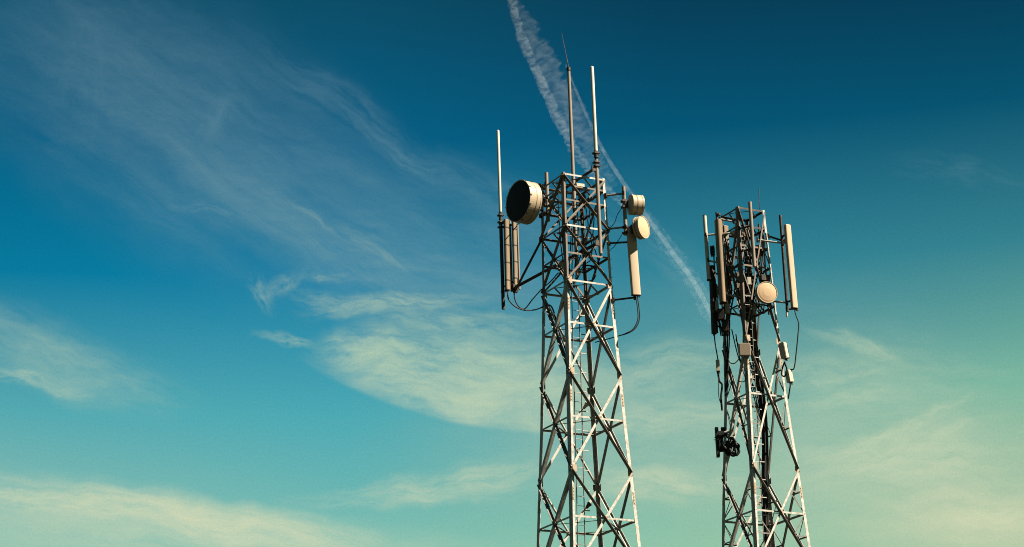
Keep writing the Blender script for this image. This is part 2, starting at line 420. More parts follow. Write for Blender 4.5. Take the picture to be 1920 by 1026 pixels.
def build_tower(T, name, label, bays, wl, wd, wr, redundant=False, thin_top=0, zsplit=0.0, extra=()):
    root = thing(name, label, 'tower', T.c)
    ztop, zbot = T.zs[0], 0.0
    th = 0.016
    outn = [-T.b, T.a, T.b, -T.a]
    kinks = [z for z in T.zs if z > 0.05] + [0.12]
    for k in range(4):
        su, sv = ((-1, -1), (1, -1), (1, 1), (-1, 1))[k]
        iu, iv = T.a * -su, T.b * -sv
        zz = [ztop + 0.06] + kinks[1:]
        for upper in (True, False):
            mb = MB()
            for z1, z0 in zip(zz[:-1], zz[1:]):
                if (z0 >= zsplit - 0.01) != upper: continue
                p, q = T.corner(k, z0), T.corner(k, z1)
                lw_ = wl * (0.82 if upper else 1.0)
                mb.bar(p, q, iu, iv, 0, lw_ * (0.66 if k == 0 else 0.9), 0, th)
                mb.bar(p, q, iv, iu, th, lw_ * (1.9 if k == 0 else 1.5 if k == 3 else 1.0), 0, th)
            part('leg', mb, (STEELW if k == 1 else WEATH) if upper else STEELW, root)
        for zs_ in [b_[0] - 1.1 for b_ in bays if 20 < b_[0] < ztop - 3] :
            p, q = T.corner(k, zs_ - 0.28), T.corner(k, zs_ + 0.28)
            sp_ = MB(); sp_.bar(p, q, iu, iv, 0.012, wl * 0.6, -0.012, -0.001); sp_.bar(p, q, iv, iu, 0.012, wl * 0.9, -0.012, -0.001)
            for j in range(4):
                for d1_, d2_ in ((iu, iv), (iv, iu)):
                    cb_ = p + (q - p) * (0.14 + 0.24 * j) + d1_ * wl * 0.35; sp_.tube([cb_ - d2_ * 0.012, cb_ - d2_ * 0.034], 0.016, 6)
            part('splice_plate', sp_, GUSSET, root)
        z = 20.4
        while z < ztop - 0.5 and k == 1:
            sb = MB(); p = T.corner(k, z); sb.tube([p + iv * 0.09 + iu * 0.002, p + iv * 0.09 - iu * 0.13], 0.010, 6); z += 0.42
            part('step_bolt', sb, STEEL, root)
        fb = MB(); c = T.corner(k, 0.0)
        fb.box(c + Vector((0, 0, 0.06)), T.a * 0.5, T.b * 0.5, Vector((0, 0, 0.058)))
        part('footing', fb, CONC, root)
    low = MB()
    rings = []
    for bi, (zt, zb, mid) in enumerate(bays):
        vis = zt > 19.0
        w = wd * (0.72 if bi < thin_top or (redundant and bi == 0) else 1.0)
        zx = zt - (zt - zb) * T.h(zt) / (T.h(zt) + T.h(zb))
        for f in range(4):
            k0, k1 = f, (f + 1) % 4
            n = outn[f]
            along = (T.corner(k1, zt) - T.corner(k0, zt)).normalized()
            w0 = w
            for d, (ka, kb) in enumerate(((k0, k1), (k1, k0))):     # from top of ka to bottom of kb
                p, q = T.corner(ka, zt - 0.03), T.corner(kb, zb + 0.03)
                t = (q - p).normalized()
                p, q = p + t * 0.02, q - t * 0.02
                if f == 3 and d == 1: w *= 1.35
                mb = MB() if vis else low
                sgn = Vector((0, 0, 1))
                if d == 1:      # outer diagonal: flat leg on the face, standing leg behind
                    mb.bar(p, q, sgn, n, -w / 2, w / 2, 0.003, 0.003 + th)
                    if bi < thin_top: mb.bar(p, q, sgn, n, -w / 2, -w / 2 + th, 0.004 + th, w * (1.2 if f in (0, 3) else 0.6))
                    else: mb.bar(p, q, sgn, n, -w / 2, -w / 2 + th, -w * 0.8, 0.002)
                else:           # inner diagonal: standing leg outwards along the lower edge
                    o = -th * 2 - 0.006
                    mb.bar(p, q, sgn, n, -w / 2, w / 2, o - th, o)
                    mb.bar(p, q, sgn, n, -w / 2, -w / 2 + th, o + 0.001, o + w * (1.9 if f == 0 else 1.0 if f == 3 else 0.55))
                w = w0
                if vis: part('brace', mb, WEATH if zb >= zsplit - 0.5 else (STEELW if d == 1 or f == 2 else STEEL), root)  # inner diagonals get the shade-toned copy, outer and far-face ones the sunlit copy
            if redundant:
                for ka, kb in ((k0, k1), (k1, k0)):
                    for zr in (zx + (zt - zx) * 0.5, zx - (zx - zb) * 0.42):
                        # point on the diagonal that ends at leg ka nearest to this height
                        hi = zr > zx
                        A, B = (T.corner(ka, zt), T.corner(kb, zb)) if hi else (T.corner(kb, zt), T.corner(ka, zb))
                        s_ = (A.z - zr) / (A.z - B.z); D = A + (B - A) * s_
                        Lg = T.corner(ka, zr)
                        mb = MB() if vis else low
                        mb.bar(Lg - n * 0.03, D - n * 0.03, Vector((0, 0, 1)), n, -0.03, 0.03, -0.012, 0)
                        mb.bar(Lg - n * 0.03, D - n * 0.03, Vector((0, 0, 1)), n, 0.018, 0.03, -0.06, -0.0125)
                        L2 = T.corner(ka, zx)
                        mb.bar(L2 - n * 0.05, D - n * 0.05, Vector((0, 0, 1)), n, -0.024, 0.024, -0.012, 0)
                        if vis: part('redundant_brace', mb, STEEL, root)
            if vis and bi >= thin_top:
                c0 = (T.corner(k0, zx) + T.corner(k1, zx)) / 2
                gp = MB(); gp.box(c0 + n * (0.003 + th * 1.5 + 0.002), along * w * 1.05, Vector((0, 0, 1)) * w * 0.95, n * 0.006)
                for bx, bz in ((-.6, -.6), (.6, -.6), (-.6, .6), (.6, .6), (0, 0)):
                    cb = c0 + along * bx * w * 1.05 + Vector((0, 0, bz * w * 0.9)) + n * (0.003 + th * 1.5 + 0.008)
                    gp.tube([cb, cb + n * 0.02], 0.02, 6)
                part('gusset_plate', gp, GUSSET, root)
                for kk, zz_ in ((k0, zt), (k1, zt)) if bi > 0 else ():
                    sg = 1 if kk == k0 else -1
                    g2 = MB(); cc = T.corner(kk, zz_)
                    g2.box(cc + along * sg * 0.13 + n * (0.003 + th + 0.008), along * 0.10, Vector((0, 0, 0.15)), n * 0.005)
                    part('gusset_plate', g2, GUSSET if f == 0 else STEEL, root)
        if mid: rings.append((zx, vis))
        else: rings.append((zb, vis))
    rings.append((ztop - 0.02, True))
    rings += [(z, True) for z in extra]
    for z, vis in rings:
        for f in range(4):
            k0, k1 = f, (f + 1) % 4; n = outn[f]
            p, q = T.corner(k0, z), T.corner(k1, z)
            t = (q - p).normalized(); p, q = p + t * 0.02, q - t * 0.02
            mb = MB() if vis else low
            o = -th - 0.003
            mb.bar(p, q, Vector((0, 0, 1)), n, -wr / 2, wr / 2, o - 0.012, o)
            mb.bar(p, q, Vector((0, 0, 1)), n, wr / 2 - 0.012, wr / 2, o - 0.013 - wr, o - 0.013)
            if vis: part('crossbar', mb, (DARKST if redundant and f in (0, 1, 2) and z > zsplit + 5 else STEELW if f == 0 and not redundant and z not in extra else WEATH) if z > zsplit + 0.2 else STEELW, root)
        if vis:     # diaphragm: inner diamond between the crossbar midpoints
            ms = [(T.corner(i, z) + T.corner((i + 1) % 4, z)) / 2 for i in range(4)]
            for i in range(4):
                mb = MB(); p, q = ms[i], ms[(i + 1) % 4]
                nn = Vector((0, 0, 1)); sd_ = (q - p).normalized().cross(nn); t = (q - p).normalized()
                p, q = p + t * 0.03, q - t * 0.03
                mb.bar(p, q, sd_, nn, -0.04, 0.04, -0.075, -0.063)
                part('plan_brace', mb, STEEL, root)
    if low.v:
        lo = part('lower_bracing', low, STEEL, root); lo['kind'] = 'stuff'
    return root

def build_ladder(T, root, z0, z1, off_u, off_v, gap):
    lad = MB()
    for du in (off_u, off_u + gap):
        zs = [z for z in T.zs if z0 < z < z1] ; zs = [z1] + zs + [z0]
        for za, zb in zip(zs[:-1], zs[1:]):
            p = T.P(-T.h(zb) + du, -T.h(zb) + off_v, zb); q = T.P(-T.h(za) + du, -T.h(za) + off_v, za)
            lad.bar(p, q, T.a, T.b, -0.008, 0.008, -0.03, 0.03)
    lo = part('ladder', lad, STEEL, root)
    z = z0 + 0.3; rest = MB()
    while z < z1 - 0.1:
        p = T.P(-T.h(z) + off_u + 0.012, -T.h(z) + off_v, z); q = T.P(-T.h(z) + off_u + gap - 0.012, -T.h(z) + off_v, z)
        mb = MB() if z > 20.5 else rest
        mb.tube([p, q], 0.014, 6)
        if z > 20.5:
            part('rung', mb, STEELW, lo)
        z += 0.42
    if rest.v:
        r_ = part('rung', rest, STEEL, lo); r_['kind'] = 'stuff'
    z = 21.0
    while z < z1 - 0.5:
        mb = MB(); p = T.P(-T.h(z) + off_u + gap + 0.012, -T.h(z) + off_v, z)
        mb.bar(p, p + T.a * 0.26, Vector((0, 0, 1)), T.b, -0.02, 0.02, -0.02, 0.02)
        part('cable_bracket', mb, STEELW, root)
        z += 0.88
    return lo

T1 = Tower(2.8682, 90, 0.491417, [36.348, 33.897, 31.314, 29.25, 25.0, 20.657, 0.0], [1.0635, 1.1012, 1.1332, 1.2118, 1.3751, 1.5845, 2.58])
bays1 = [(36.33, 33.897, False), (33.897, 31.314, False), (31.314, 27.11, True), (27.11, 22.75, True), (22.75, 18.3, True), (18.3, 13.4, True), (13.4, 7.6, True), (7.6, 0.5, True)]
t1 = build_tower(T1, 'lattice_tower', 'taller steel lattice tower of the two, carrying the big drum dish and three long whips', bays1, 0.165, 0.115, 0.08, False, 2, 31.314, (35.80, 35.10, 32.6))
build_ladder(T1, t1, 0.3, 30.9, 0.35, 0.25, 0.35)
T2 = Tower(11.5975, 100, 0.4900, [38.31, 35.0, 31.47, 28.976, 25.05, 22.996, 0.0], [0.7886, 0.889, 0.9962, 1.0721, 1.305, 1.4237, 2.62])
bays2 = [(38.29, 31.47, True), (31.47, 25.05, True), (25.05, 20.3, True), (20.3, 15.0, True), (15.0, 8.6, True), (8.6, 0.5, True)]
t2 = build_tower(T2, 'lattice_tower', 'shorter narrow steel lattice tower crowded with antennas, standing on the right', bays2, 0.16, 0.11, 0.085, True, 0, 31.47, (37.35, 36.3, 33.3))
build_ladder(T2, t2, 0.3, 37.5, 0.36, 0.45, 0.34)

# ------------------------------------------------------------------ antenna builders
Zv = Vector((0, 0, 1))
def clamp_mb(c, d, r, ln=0.12):
    mb = MB(); s_ = Vector((d.y, -d.x, 0)).normalized()
    mb.box(c, s_ * (r + 0.035), d.normalized() * (r + 0.03), Zv * 0.035)
    for sgn in (-1, 1):
        mb.tube([c + s_ * sgn * (r + 0.02) - d.normalized() * (r + 0.07), c + s_ * sgn * (r + 0.02) + d.normalized() * (r + 0.07)], 0.012, 6)
    return mb
def pipe(name, label, cat, pts, r, material=PIPE, group=None, clamps=(), cdir=None):
    root = thing(name, label, cat, pts[0], group)
    mb = MB(); mb.tube(pts, r, 14)
    part('pipe', mb, material, root)
    return root
def whip(label, p0, p1, r, base_len=0.28, material=WHITE, group=None, name='whip_antenna'):
    root = thing(name, label, 'antenna', p0, group)
    t = (p1 - p0).normalized()
    mb = MB(); mb.tube([p0 + t * base_len, p1 - t * 0.06, p1 - t * 0.02, p1], [r, r * 0.96, r * 0.8, r * 0.3], 14)
    part('radome', mb, material, root)
    b = MB(); b.tube([p0, p0 + t * base_len * 0.45], r * 0.75, 12); b.tube([p0 + t * base_len * 0.45, p0 + t * (base_len + 0.02)], r * 1.15, 12)
    part('base_sleeve', b, DARKST, root)
    return root
def drum(label, c, n, Rr, depth, face_mat, mount_at, pipe_r, group=None, cone=0.3):
    n = n.normalized(); root = thing('dish_antenna', label, 'dish', c - n * depth, group)
    f = MB(); f.lathe(c, n, [(0.0, Rr - 0.025), (0.022, Rr * 0.8), (0.05, Rr * 0.4), (0.06, 0.0)], 56)
    part('radome_face', f, face_mat, root)
    sh = MB(); sh.lathe(c, n, [(-0.03, Rr - 0.03), (0.022, Rr - 0.022), (0.024, Rr + 0.012), (-0.05, Rr + 0.012), (-0.052, Rr), (-depth + 0.06, Rr), (-depth + 0.058, Rr + 0.014), (-depth, Rr + 0.014), (-depth - 0.002, Rr - 0.05)], 64, False)
    for i in range(len(sh.sm)): sh.sm[i] = True
    o = part('shroud', sh, CREAM, root)
    o.data.polygons.foreach_set('use_smooth', [False] * len(o.data.polygons))
    s0_ = n.cross(Zv).normalized(); u0_ = s0_.cross(n)
    for k in range(14 if Rr > 0.7 else 0):
        an = 2 * math.pi * k / 14; rd = s0_ * math.cos(an) + u0_ * math.sin(an); tn = rd.cross(n)
        cl = MB(); cl.box(c + rd * (Rr + 0.022) - n * 0.015, rd * 0.009, n * 0.05, tn * 0.028); part('rim_clip', cl, DARKST, root)
    sm_ = MB(); sm_.lathe(c, n, [(-depth * 0.55, Rr + 0.001), (-depth * 0.55, Rr + 0.008), (-depth * 0.55 - 0.03, Rr + 0.008), (-depth * 0.55 - 0.03, Rr + 0.001)], 64); part('band', sm_, TANB, root)
    bk = MB(); bk.lathe(c, n, [(-depth - 0.001, Rr - 0.02), (-depth - cone * 0.35, Rr * 0.78), (-depth - cone * 0.75, Rr * 0.42), (-depth - cone, 0.14 * Rr + 0.04), (-depth - cone, 0)], 40)
    part('reflector_back', bk, BOXG, root)
    hub = c - n * (depth + cone)
    mp = MB(); mp.tube([hub + n * 0.02, hub - n * 0.10], 0.10 * Rr + 0.05, 12)
    hz = Vector((mount_at.x, mount_at.y, hub.z))
    dirm = (hz - hub); 
    s_ = n.cross(Zv).normalized()
    mp.box(hub - n * 0.11, n * 0.03, s_ * (0.1 + 0.08 * Rr), Zv * (0.16 + 0.1 * Rr))
    for sg in (-1, 1):
        mp.bar(hub - n * 0.12 + Zv * sg * (0.1 + .08 * Rr), hz + Zv * sg * (0.1 + .08 * Rr), Zv, s_, -0.035, 0.035, -0.035, 0.035)
        mp.box(hz + Zv * sg * (0.1 + .08 * Rr), n * (pipe_r + 0.04), s_ * (pipe_r + 0.04), Zv * 0.045)
    part('mounting_bracket', mp, DARKST, root)
    return root
def panel(label, pt, pb, face, wid, dep, material, pole_r=0.05, group=None, tilt_brackets=True, round_=0.45, gap=0.16, expo=0.6, straps=0):
    up = (pt - pb).normalized(); f = (face - up * face.dot(up)).normalized(); s_ = f.cross(up).normalized()
    root = thing('panel_antenna', label, 'antenna', pb, group)
    prof = []
    for k in range(13):
        a = math.pi * k / 12
        prof.append((math.cos(a) * wid / 2, dep / 2 - dep * round_ + max(0, math.sin(a)) ** expo * dep * round_))
    prof += [(-wid / 2, -dep / 2), (wid / 2, -dep / 2)]
    loop = lambda p, k=1.0: [p + s_ * x * k + f * y * k for x, y in prof]
    mb = MB(); mb.prism(loop(pb), loop(pt))
    for i in range(12): mb.sm[i] = True
    o = part('radome', mb, material, root)
    cb = MB(); cb.prism(loop(pb - up * 0.035, 1.02), loop(pb - up * 0.002, 1.02)); part('end_cap', cb, DARKST, root)
    ct = MB(); ct.prism(loop(pt + up * 0.002, 1.02), loop(pt + up * 0.03, 0.96)); part('end_cap', ct, material, root)
    for i in range(straps):
        q = pb + (pt - pb) * (0.12 + 0.76 * i / max(1, straps - 1))
        st = MB(); st.prism(loop(q, 1.05), loop(q + up * 0.06, 1.05)); part('strap', st, DARKST, root)
    for i in range(4):
        cn = MB(); q = pb - up * 0.036 + s_ * (i - 1.5) * wid * 0.22
        cn.tube([q, q - up * 0.09], 0.02, 8); part('connector', cn, DARKST, root)
    for p_ in (pb + (pt - pb) * 0.10, pb + (pt - pb) * 0.90):
        br = MB(); q = p_ - f * (dep / 2 + 0.002)
        br.box(q - f * 0.03, s_ * wid * 0.3, f * 0.028, up * 0.05)
        br.bar(q - f * 0.06, q - f * (gap + 0.04), up, s_, -0.03, 0.03, -0.05, 0.05)
        part('bracket', br, DARKST, root)
    return root
def radio(label, c, front, up, w, h, d, material, fins=7, group=None, name='radio_unit', front_mat=None):
    up = up.normalized(); f = (front - up * front.dot(up)).normalized(); s_ = f.cross(up)
    root = thing(name, label, 'radio unit', c - up * h / 2, group)
    mb = MB(); mb.box(c, s_ * w / 2, f * d / 2, up * h / 2); part('housing', mb, material, root)
    fr = MB(); fr.box(c + f * (d / 2 + 0.012), s_ * w * 0.44, f * 0.010, up * h * 0.46); part('front_cover', fr, front_mat or material, root)
    fn = MB()
    for i in range(fins):
        x = (i - (fins - 1) / 2) * w * 0.9 / max(1, fins - 1)
        fn.box(c - f * (d / 2 + 0.03) + s_ * x, s_ * 0.006, f * 0.028, up * h * 0.46)
    if fins: part('cooling_fins', fn, material, root)
    for i in range(3):
        cn = MB(); q = c - up * (h / 2 + 0.002) + s_ * (i - 1) * w * 0.28
        cn.tube([q, q - up * 0.1], 0.025, 8); part('connector', cn, DARKST, root)
    return root
def cable(label, pts, r, group=None, cat='cable'):
    return single('feeder_cable', MB().tube(curve(pts), r, 8), RUBBER, pts[0], label, cat, group)
def arm(label, p, q, r, group='pipe arms bolted to the towers', material=PIPE, d0=Vector((0, 1, 0))):
    root = thing('support_arm', label, 'support arm', p, group)
    mb = MB(); mb.tube([p, q], r, 12); part('pipe', mb, material, root)
    t = (q - p).normalized()
    for c in (p, q):
        cl = MB(); s_ = t.cross(Zv).normalized()
        cl.box(c, t * 0.05, s_ * (r + 0.05), Zv * (r + 0.05)); part('clamp', cl, DARKST, root)
    return root

# ------------------------------------------------------------------ taller tower: its fittings
W1, P1g = 'whip antennas on the taller tower', 'mounting poles on the taller tower'
# pole standing off the front face, its whip, and the two long arms through the tower
VP = -1.48
pp0, pp1 = T1.on(1126, 476, v=VP), T1.on(1118, 300, v=VP)
pp0 = Vector((pp1.x, pp1.y, pp0.z))
pipe('mounting_pole', 'pinkish pole in front of the taller tower, its foot at the long slanting arm', 'pole', [pp0, pp1], 0.085, group=P1g)
wt = T1.on(1108, 124, v=VP)
whip('white whip on the clamped pole, rightmost of the three long whips', pp1 - Zv * 0.15 + T1.b * 0.0, Vector((pp1.x, pp1.y, wt.z)), 0.085, 0.55, group=W1)
cb = thing('pole_clamp', 'dark double clamp joining the right whip to its pole', 'clamp', pp1 - Zv * 0.5)
for k, z in enumerate((pp1.z + 0.32, pp1.z - 0.12, pp1.z - 0.3)):
    part('clamp_block', clamp_mb(Vector((pp1.x, pp1.y, z)), T1.a if k % 2 else T1.b, 0.10), DARKST, cb)
uP = T1.uv(pp1)[0]
def along_v(py_near, far_px, far_py):
    z = T1.on(1121, py_near, v=VP).z
    near = T1.P(uP - 0.13, VP, z)
    far = T1.on(far_px, far_py, u=uP - 0.13)
    return near, Vector((far.x, far.y, (far.z + z) / 2))
n0, f0 = along_v(318, 1016, 379)
arm('dark slanting arm across the top of the taller tower', n0, f0, 0.065, material=DARKST)
n1, f1 = along_v(456, 966, 525)
arm('long dark arm running through the taller tower to the left antenna cluster', n1, f1, 0.075, material=DARKST)
lcY = f1.y
s0 = at(1016, 512, lcY - 0.6); s1 = at(966, 545, lcY)
arm('short lower strut from the taller tower to the left antenna cluster', T1.corner(3, s0.z), s1, 0.055, material=DARKST)
# centre mast with thin tip
m0, m1 = T1.P(0.0, 0.0, 32.3), None
mtop = at(1066, 133, 90)
mx = at(1076, 360, 90)
mast = thing('antenna_mast', 'grey centre mast of the taller tower with a thin bent wire on top', 'mast', Vector((mx.x, 90, 32.0)))
mb = MB(); mb.tube([Vector((mx.x, 90, 32.0)), Vector((mx.x, 90, mx.z + 0.5)), Vector((mx.x, 90, mtop.z))], [0.085, 0.085, 0.075], 14)
part('pole', mb, PIPE, mast)
mb = MB(); mb.tube([Vector((mx.x, 90, mtop.z + 0.001)), Vector((mx.x, 90, mtop.z + 0.16))], 0.10, 12); part('cap', mb, DARKST, mast)
tip = at(1053, 62, 90)
mb = MB(); mb.tube([Vector((mx.x, 90, mtop.z + 0.16)), tip], [0.022, 0.010], 8); part('wire_tip', mb, DARKST, mast)
for z in (36.2, 33.8):
    mb = MB(); c = Vector((mx.x, 90, z)); mb.bar(c - T1.a * 1.0, c + T1.a * 1.0, Zv, T1.b, -0.03, 0.03, -0.14, -0.09); part('cross_support', mb, STEEL, mast)
# second inner pole
q = at(1089, 360, 90.3)
pipe('mounting_pole', 'slim dark inner pole beside the centre mast of the taller tower', 'pole', [Vector((q.x, 90.4, 31.4)), Vector((q.x, 90.4, 35.6))], 0.05, DARKST, P1g)
# big drum dish on a pole at the left leg
lp = at(1026, 370, 90.2)
zb_, zt_ = at(1027, 415, 90.2).z, at(1025, 324, 90.2).z
pipe('mounting_pole', 'short dark pole behind the big drum dish on the taller tower', 'pole', [Vector((lp.x, lp.y, zb_)), Vector((lp.x, lp.y, zt_))], 0.085, PIPE, P1g)
nbig = Vector((-0.816, -0.578, 0))
cbig = at(972, 377, 89.0)
big = drum('big drum dish with a shade-dark face, left of the taller tower', cbig, nbig, 0.95, 0.62, SHADE_R, Vector((lp.x, lp.y, 0)), 0.085, 'dish antennas')
arm('upper short arm holding the big dish pole to the taller tower', Vector((lp.x, lp.y, zt_ - 0.55)), T1.corner(3, zt_ - 0.55), 0.05)
arm('lower short arm holding the big dish pole to the taller tower', Vector((lp.x, lp.y, zb_ + 0.35)), T1.corner(3, zb_ + 0.35), 0.05)
# left cluster
lc0 = at(943, 580, lcY); lc1 = at(938.5, 404, lcY)
lc0 = Vector((lc1.x, lc1.y, lc0.z)); 
pipe('mounting_pole', 'outermost left pole of the taller tower, under the left whip', 'pole', [lc0, lc1], 0.085, DARKST, P1g)
lw = at(933, 244, lcY)
whip('white whip above the left antenna cluster, leftmost of the three long whips', lc1 - Zv * 0.25, Vector((lc1.x, lc1.y, lw.z)), 0.075, 0.4, group=W1)
cb = thing('pole_clamp', 'dark clamp under the leftmost whip', 'clamp', lc1 - Zv * 0.3)
for z in (0.0, -0.35, -0.6):
    part('clamp_block', clamp_mb(lc1 + Zv * z, T1.b, 0.09), DARKST, cb)
fl = Vector((-0.35, -0.93, 0))
PG1 = 'panel antennas on the taller tower'
for label, x0, y0, x1, y1, w, d, dy, mt in (
        ('tan slim panel antenna next to the outermost left pole', 948, 413, 951, 543, 0.25, 0.22, -0.15, BROWN),
        ('tan slim panel antenna at the inner side of the left cluster', 963, 417, 966, 538, 0.21, 0.2, 0.05, BROWN)):
    a_, b_ = at(x0, y0, lcY + dy), at(x1, y1, lcY + dy)
    panel(label, a_, b_, fl, w, d, mt, group=PG1, gap=0.12, round_=0.9, expo=1.0, straps=4)
for label, x, y0, y1, dy, r in (('thin pole between the two slim panels of the left cluster', 955.5, 414, 547, 0.12, 0.06),
                                ('innermost pole of the left cluster', 970, 421, 543, 0.18, 0.05)):
    a_ = at(x, y0, lcY + dy); b_ = at(x + 1.5, y1, lcY + dy)
    pipe('mounting_pole', label, 'pole', [Vector((a_.x, a_.y, b_.z)), a_], r, PIPE, P1g)
fr = thing('cluster_frame', 'dark pipe frame tying together the poles of the left cluster', 'frame', at(956, 543, lcY))
for (xa, ya, xb, yb) in ((939, 548, 968, 538), (939, 418, 968, 424), (940, 540, 966, 527)):
    mb = MB(); mb.tube([at(xa, ya, lcY + 0.02), at(xb, yb, lcY + 0.12)], 0.04, 10); part('crossbar', mb, DARKST, fr)
mb = MB(); mb.box(at(968, 540, lcY + 0.1), Vector((0.09, 0, 0)), Vector((0, 0.09, 0)), Vector((0, 0, 0.16))); part('clamp_block', mb, DARKST, fr)
mb = MB(); mb.box(at(968, 527, lcY + 0.1), Vector((0.07, 0, 0)), Vector((0, 0.07, 0)), Vector((0, 0, 0.10))); part('clamp_block', mb, DARKST, fr)
CG1 = 'black cables on the taller tower'
cable('long black cable sagging from the left cluster to the leg', [at(951, 547, lcY), at(954, 562, lcY), at(966, 575, lcY), at(985, 582, lcY + .2), at(1003, 581, lcY + .3), at(1015, 577, 90.5)], 0.032, CG1)
cable('black cable looping below the left cluster and rising to the leg', [at(964, 545, lcY), at(965, 560, lcY + .05), at(972, 574, lcY + .1), at(984, 579, lcY + .2), at(998, 562, lcY + .3), at(1015, 543, 90.5)], 0.030, CG1)
cable('black cable hanging under the big drum dish', [at(1000, 405, 90.0), at(975, 418, 89.6), at(969, 424, lcY + .1), at(967, 440, lcY + 0.15)], 0.024, CG1)
# right side fittings
rpY = 89.3
a_ = at(1169, 350, rpY); b_ = at(1173, 441, rpY)
rp0, rp1 = Vector((a_.x, a_.y, b_.z)), a_
pipe('mounting_pole', 'thick pole right of the taller tower carrying the two small dishes', 'pole', [rp0, rp1], 0.085, PIPE, P1g)
for label, y in (('upper arm from the taller tower to the small dishes', 363), ('lower arm from the taller tower to the small dishes', 426)):
    z = at(1168, y, rpY).z
    arm(label, T1.corner(1, z + .02), Vector((rp1.x, rp1.y, z)), 0.045)
drum('small drum dish high on the right pole, seen from behind', at(1201.5, 385.5, rpY + 0.25), Vector((0.955, 0.295, 0.0)), 0.455, 0.50, PEACH, Vector((rp1.x, rp1.y, 0)), 0.085, 'dish antennas', 0.14)
drum('small drum dish with a sunlit peach face, just below another one', at(1206.5, 426, rpY - 0.35), Vector((0.83, -0.555, 0.0)), 0.50, 0.27, PEACH, Vector((rp1.x, rp1.y, 0)), 0.085, 'dish antennas', 0.18)
pt_, pb_ = at(1183.5, 431, rpY), at(1193, 553, rpY)
panel('long cream panel antenna on the right of the taller tower', pt_, pb_, Vector((0.35, -0.937, 0)), 0.40, 0.20, CREAM, group=PG1, round_=0.25)
for label, y0, x1, y1 in (('upper arm behind the long cream panel of the taller tower', 457, 1180, 454), ('lower arm behind the long cream panel of the taller tower', 564, 1190, 558)):
    e = at(x1, y1, rpY + 0.12)
    arm(label, T1.corner(1, at(1143, y0, 89.6).z), Vector((e.x, e.y, e.z)), 0.045, material=DARKST)
for i, dx in enumerate((0, 3)):
    cable('outer black cable curving from the long cream panel to the leg' if i else 'inner black cable curving from the long cream panel to the leg',
          [at(1192 + dx, 556, rpY), at(1195 + dx, 575, rpY), at(1196 + dx, 598, rpY), at(1188 + dx, 616, rpY), at(1174 + dx, 625, rpY), at(1160, 630, 89.6), at(1135, 637, 90.0), at(1116, 642, 91)], 0.024, CG1)
cable('thin cable from the small dishes back to the leg', [at(1166, 390, rpY), at(1158, 402, rpY + .1), at(1152, 418, rpY + .2), at(1143, 428, 89.6)], 0.016, CG1)
cable('thin cable below the small dishes', [at(1166, 440, rpY), at(1160, 450, rpY + .1), at(1152, 462, rpY + .2), at(1145, 468, 89.6)], 0.016, CG1)
# cables inside the tower
cable('black cable swinging through the middle of the taller tower', [at(1081, 505, 90), at(1085, 499, 90), at(1096, 497, 90.2), at(1112, 501, 90.2), at(1117, 512, 90.1), at(1112, 525, 90), at(1100, 528, 90.1)], 0.032, CG1)
cable('black cable loop at the left leg of the taller tower', [at(1015, 577, 90.5), at(1024, 573, 90.3), at(1033, 574, 90.2), at(1040, 590, 90), at(1046, 615, 89.8), at(1055, 640, 89.6), at(1064, 672, 89.3), at(1068, 720, 89.2)], 0.036, CG1)
cable('black cable dropping across the upper bay of the taller tower', [at(1058, 520, 89.6), at(1048, 512, 90), at(1038, 522, 90.2), at(1030, 530, 90.3), at(1018, 540, 90.6)], 0.026, CG1)
for i in range(5):
    pts = []
    for z in (31.2, 29.5, 27, 25, 22.5, 19, 10, 0.3):
        pts.append(T1.P(-T1.h(z) + 0.12 + 0.005 * i, -T1.h(z) + 0.26 + 0.062 * i, z) + Vector((random.uniform(-.01, .01), random.uniform(-.01, .01), 0)))
    cable('black feeder cable running straight down inside the near leg of the taller tower', pts, 0.026, 'feeder cables down the taller tower')
pts = [at(1047, 500, 90), at(1052, 512, 89.8), at(1058, 525, 89.6), at(1058, 560, 89.5), at(1060, 600, 89.5), at(1062, 660, 89.4)]
cable('thick black cable joining the near leg of the taller tower', pts, 0.035, CG1)
for i in range(9):
    x0 = 1046 + (i * 31 % 9) * 8.5; y0 = 352 + (i * 17 % 5) * 14; w_ = 4 * math.sin(i * 2.3)
    pts = [at(x0, y0, 89.7 + .07 * i), at(x0 + 2 + w_, y0 + 45, 89.7 + .07 * i), at(x0 + 4 - w_, y0 + 90, 89.7 + .06 * i), at(x0 * .6 + 1074 * .4, 500, 89.9 + .03 * i), at(1068 + i, 545, 89.7)]
    cable('thin black jumper cable hanging in the head of the taller tower', pts, 0.024, 'jumper cables in the head of the taller tower')
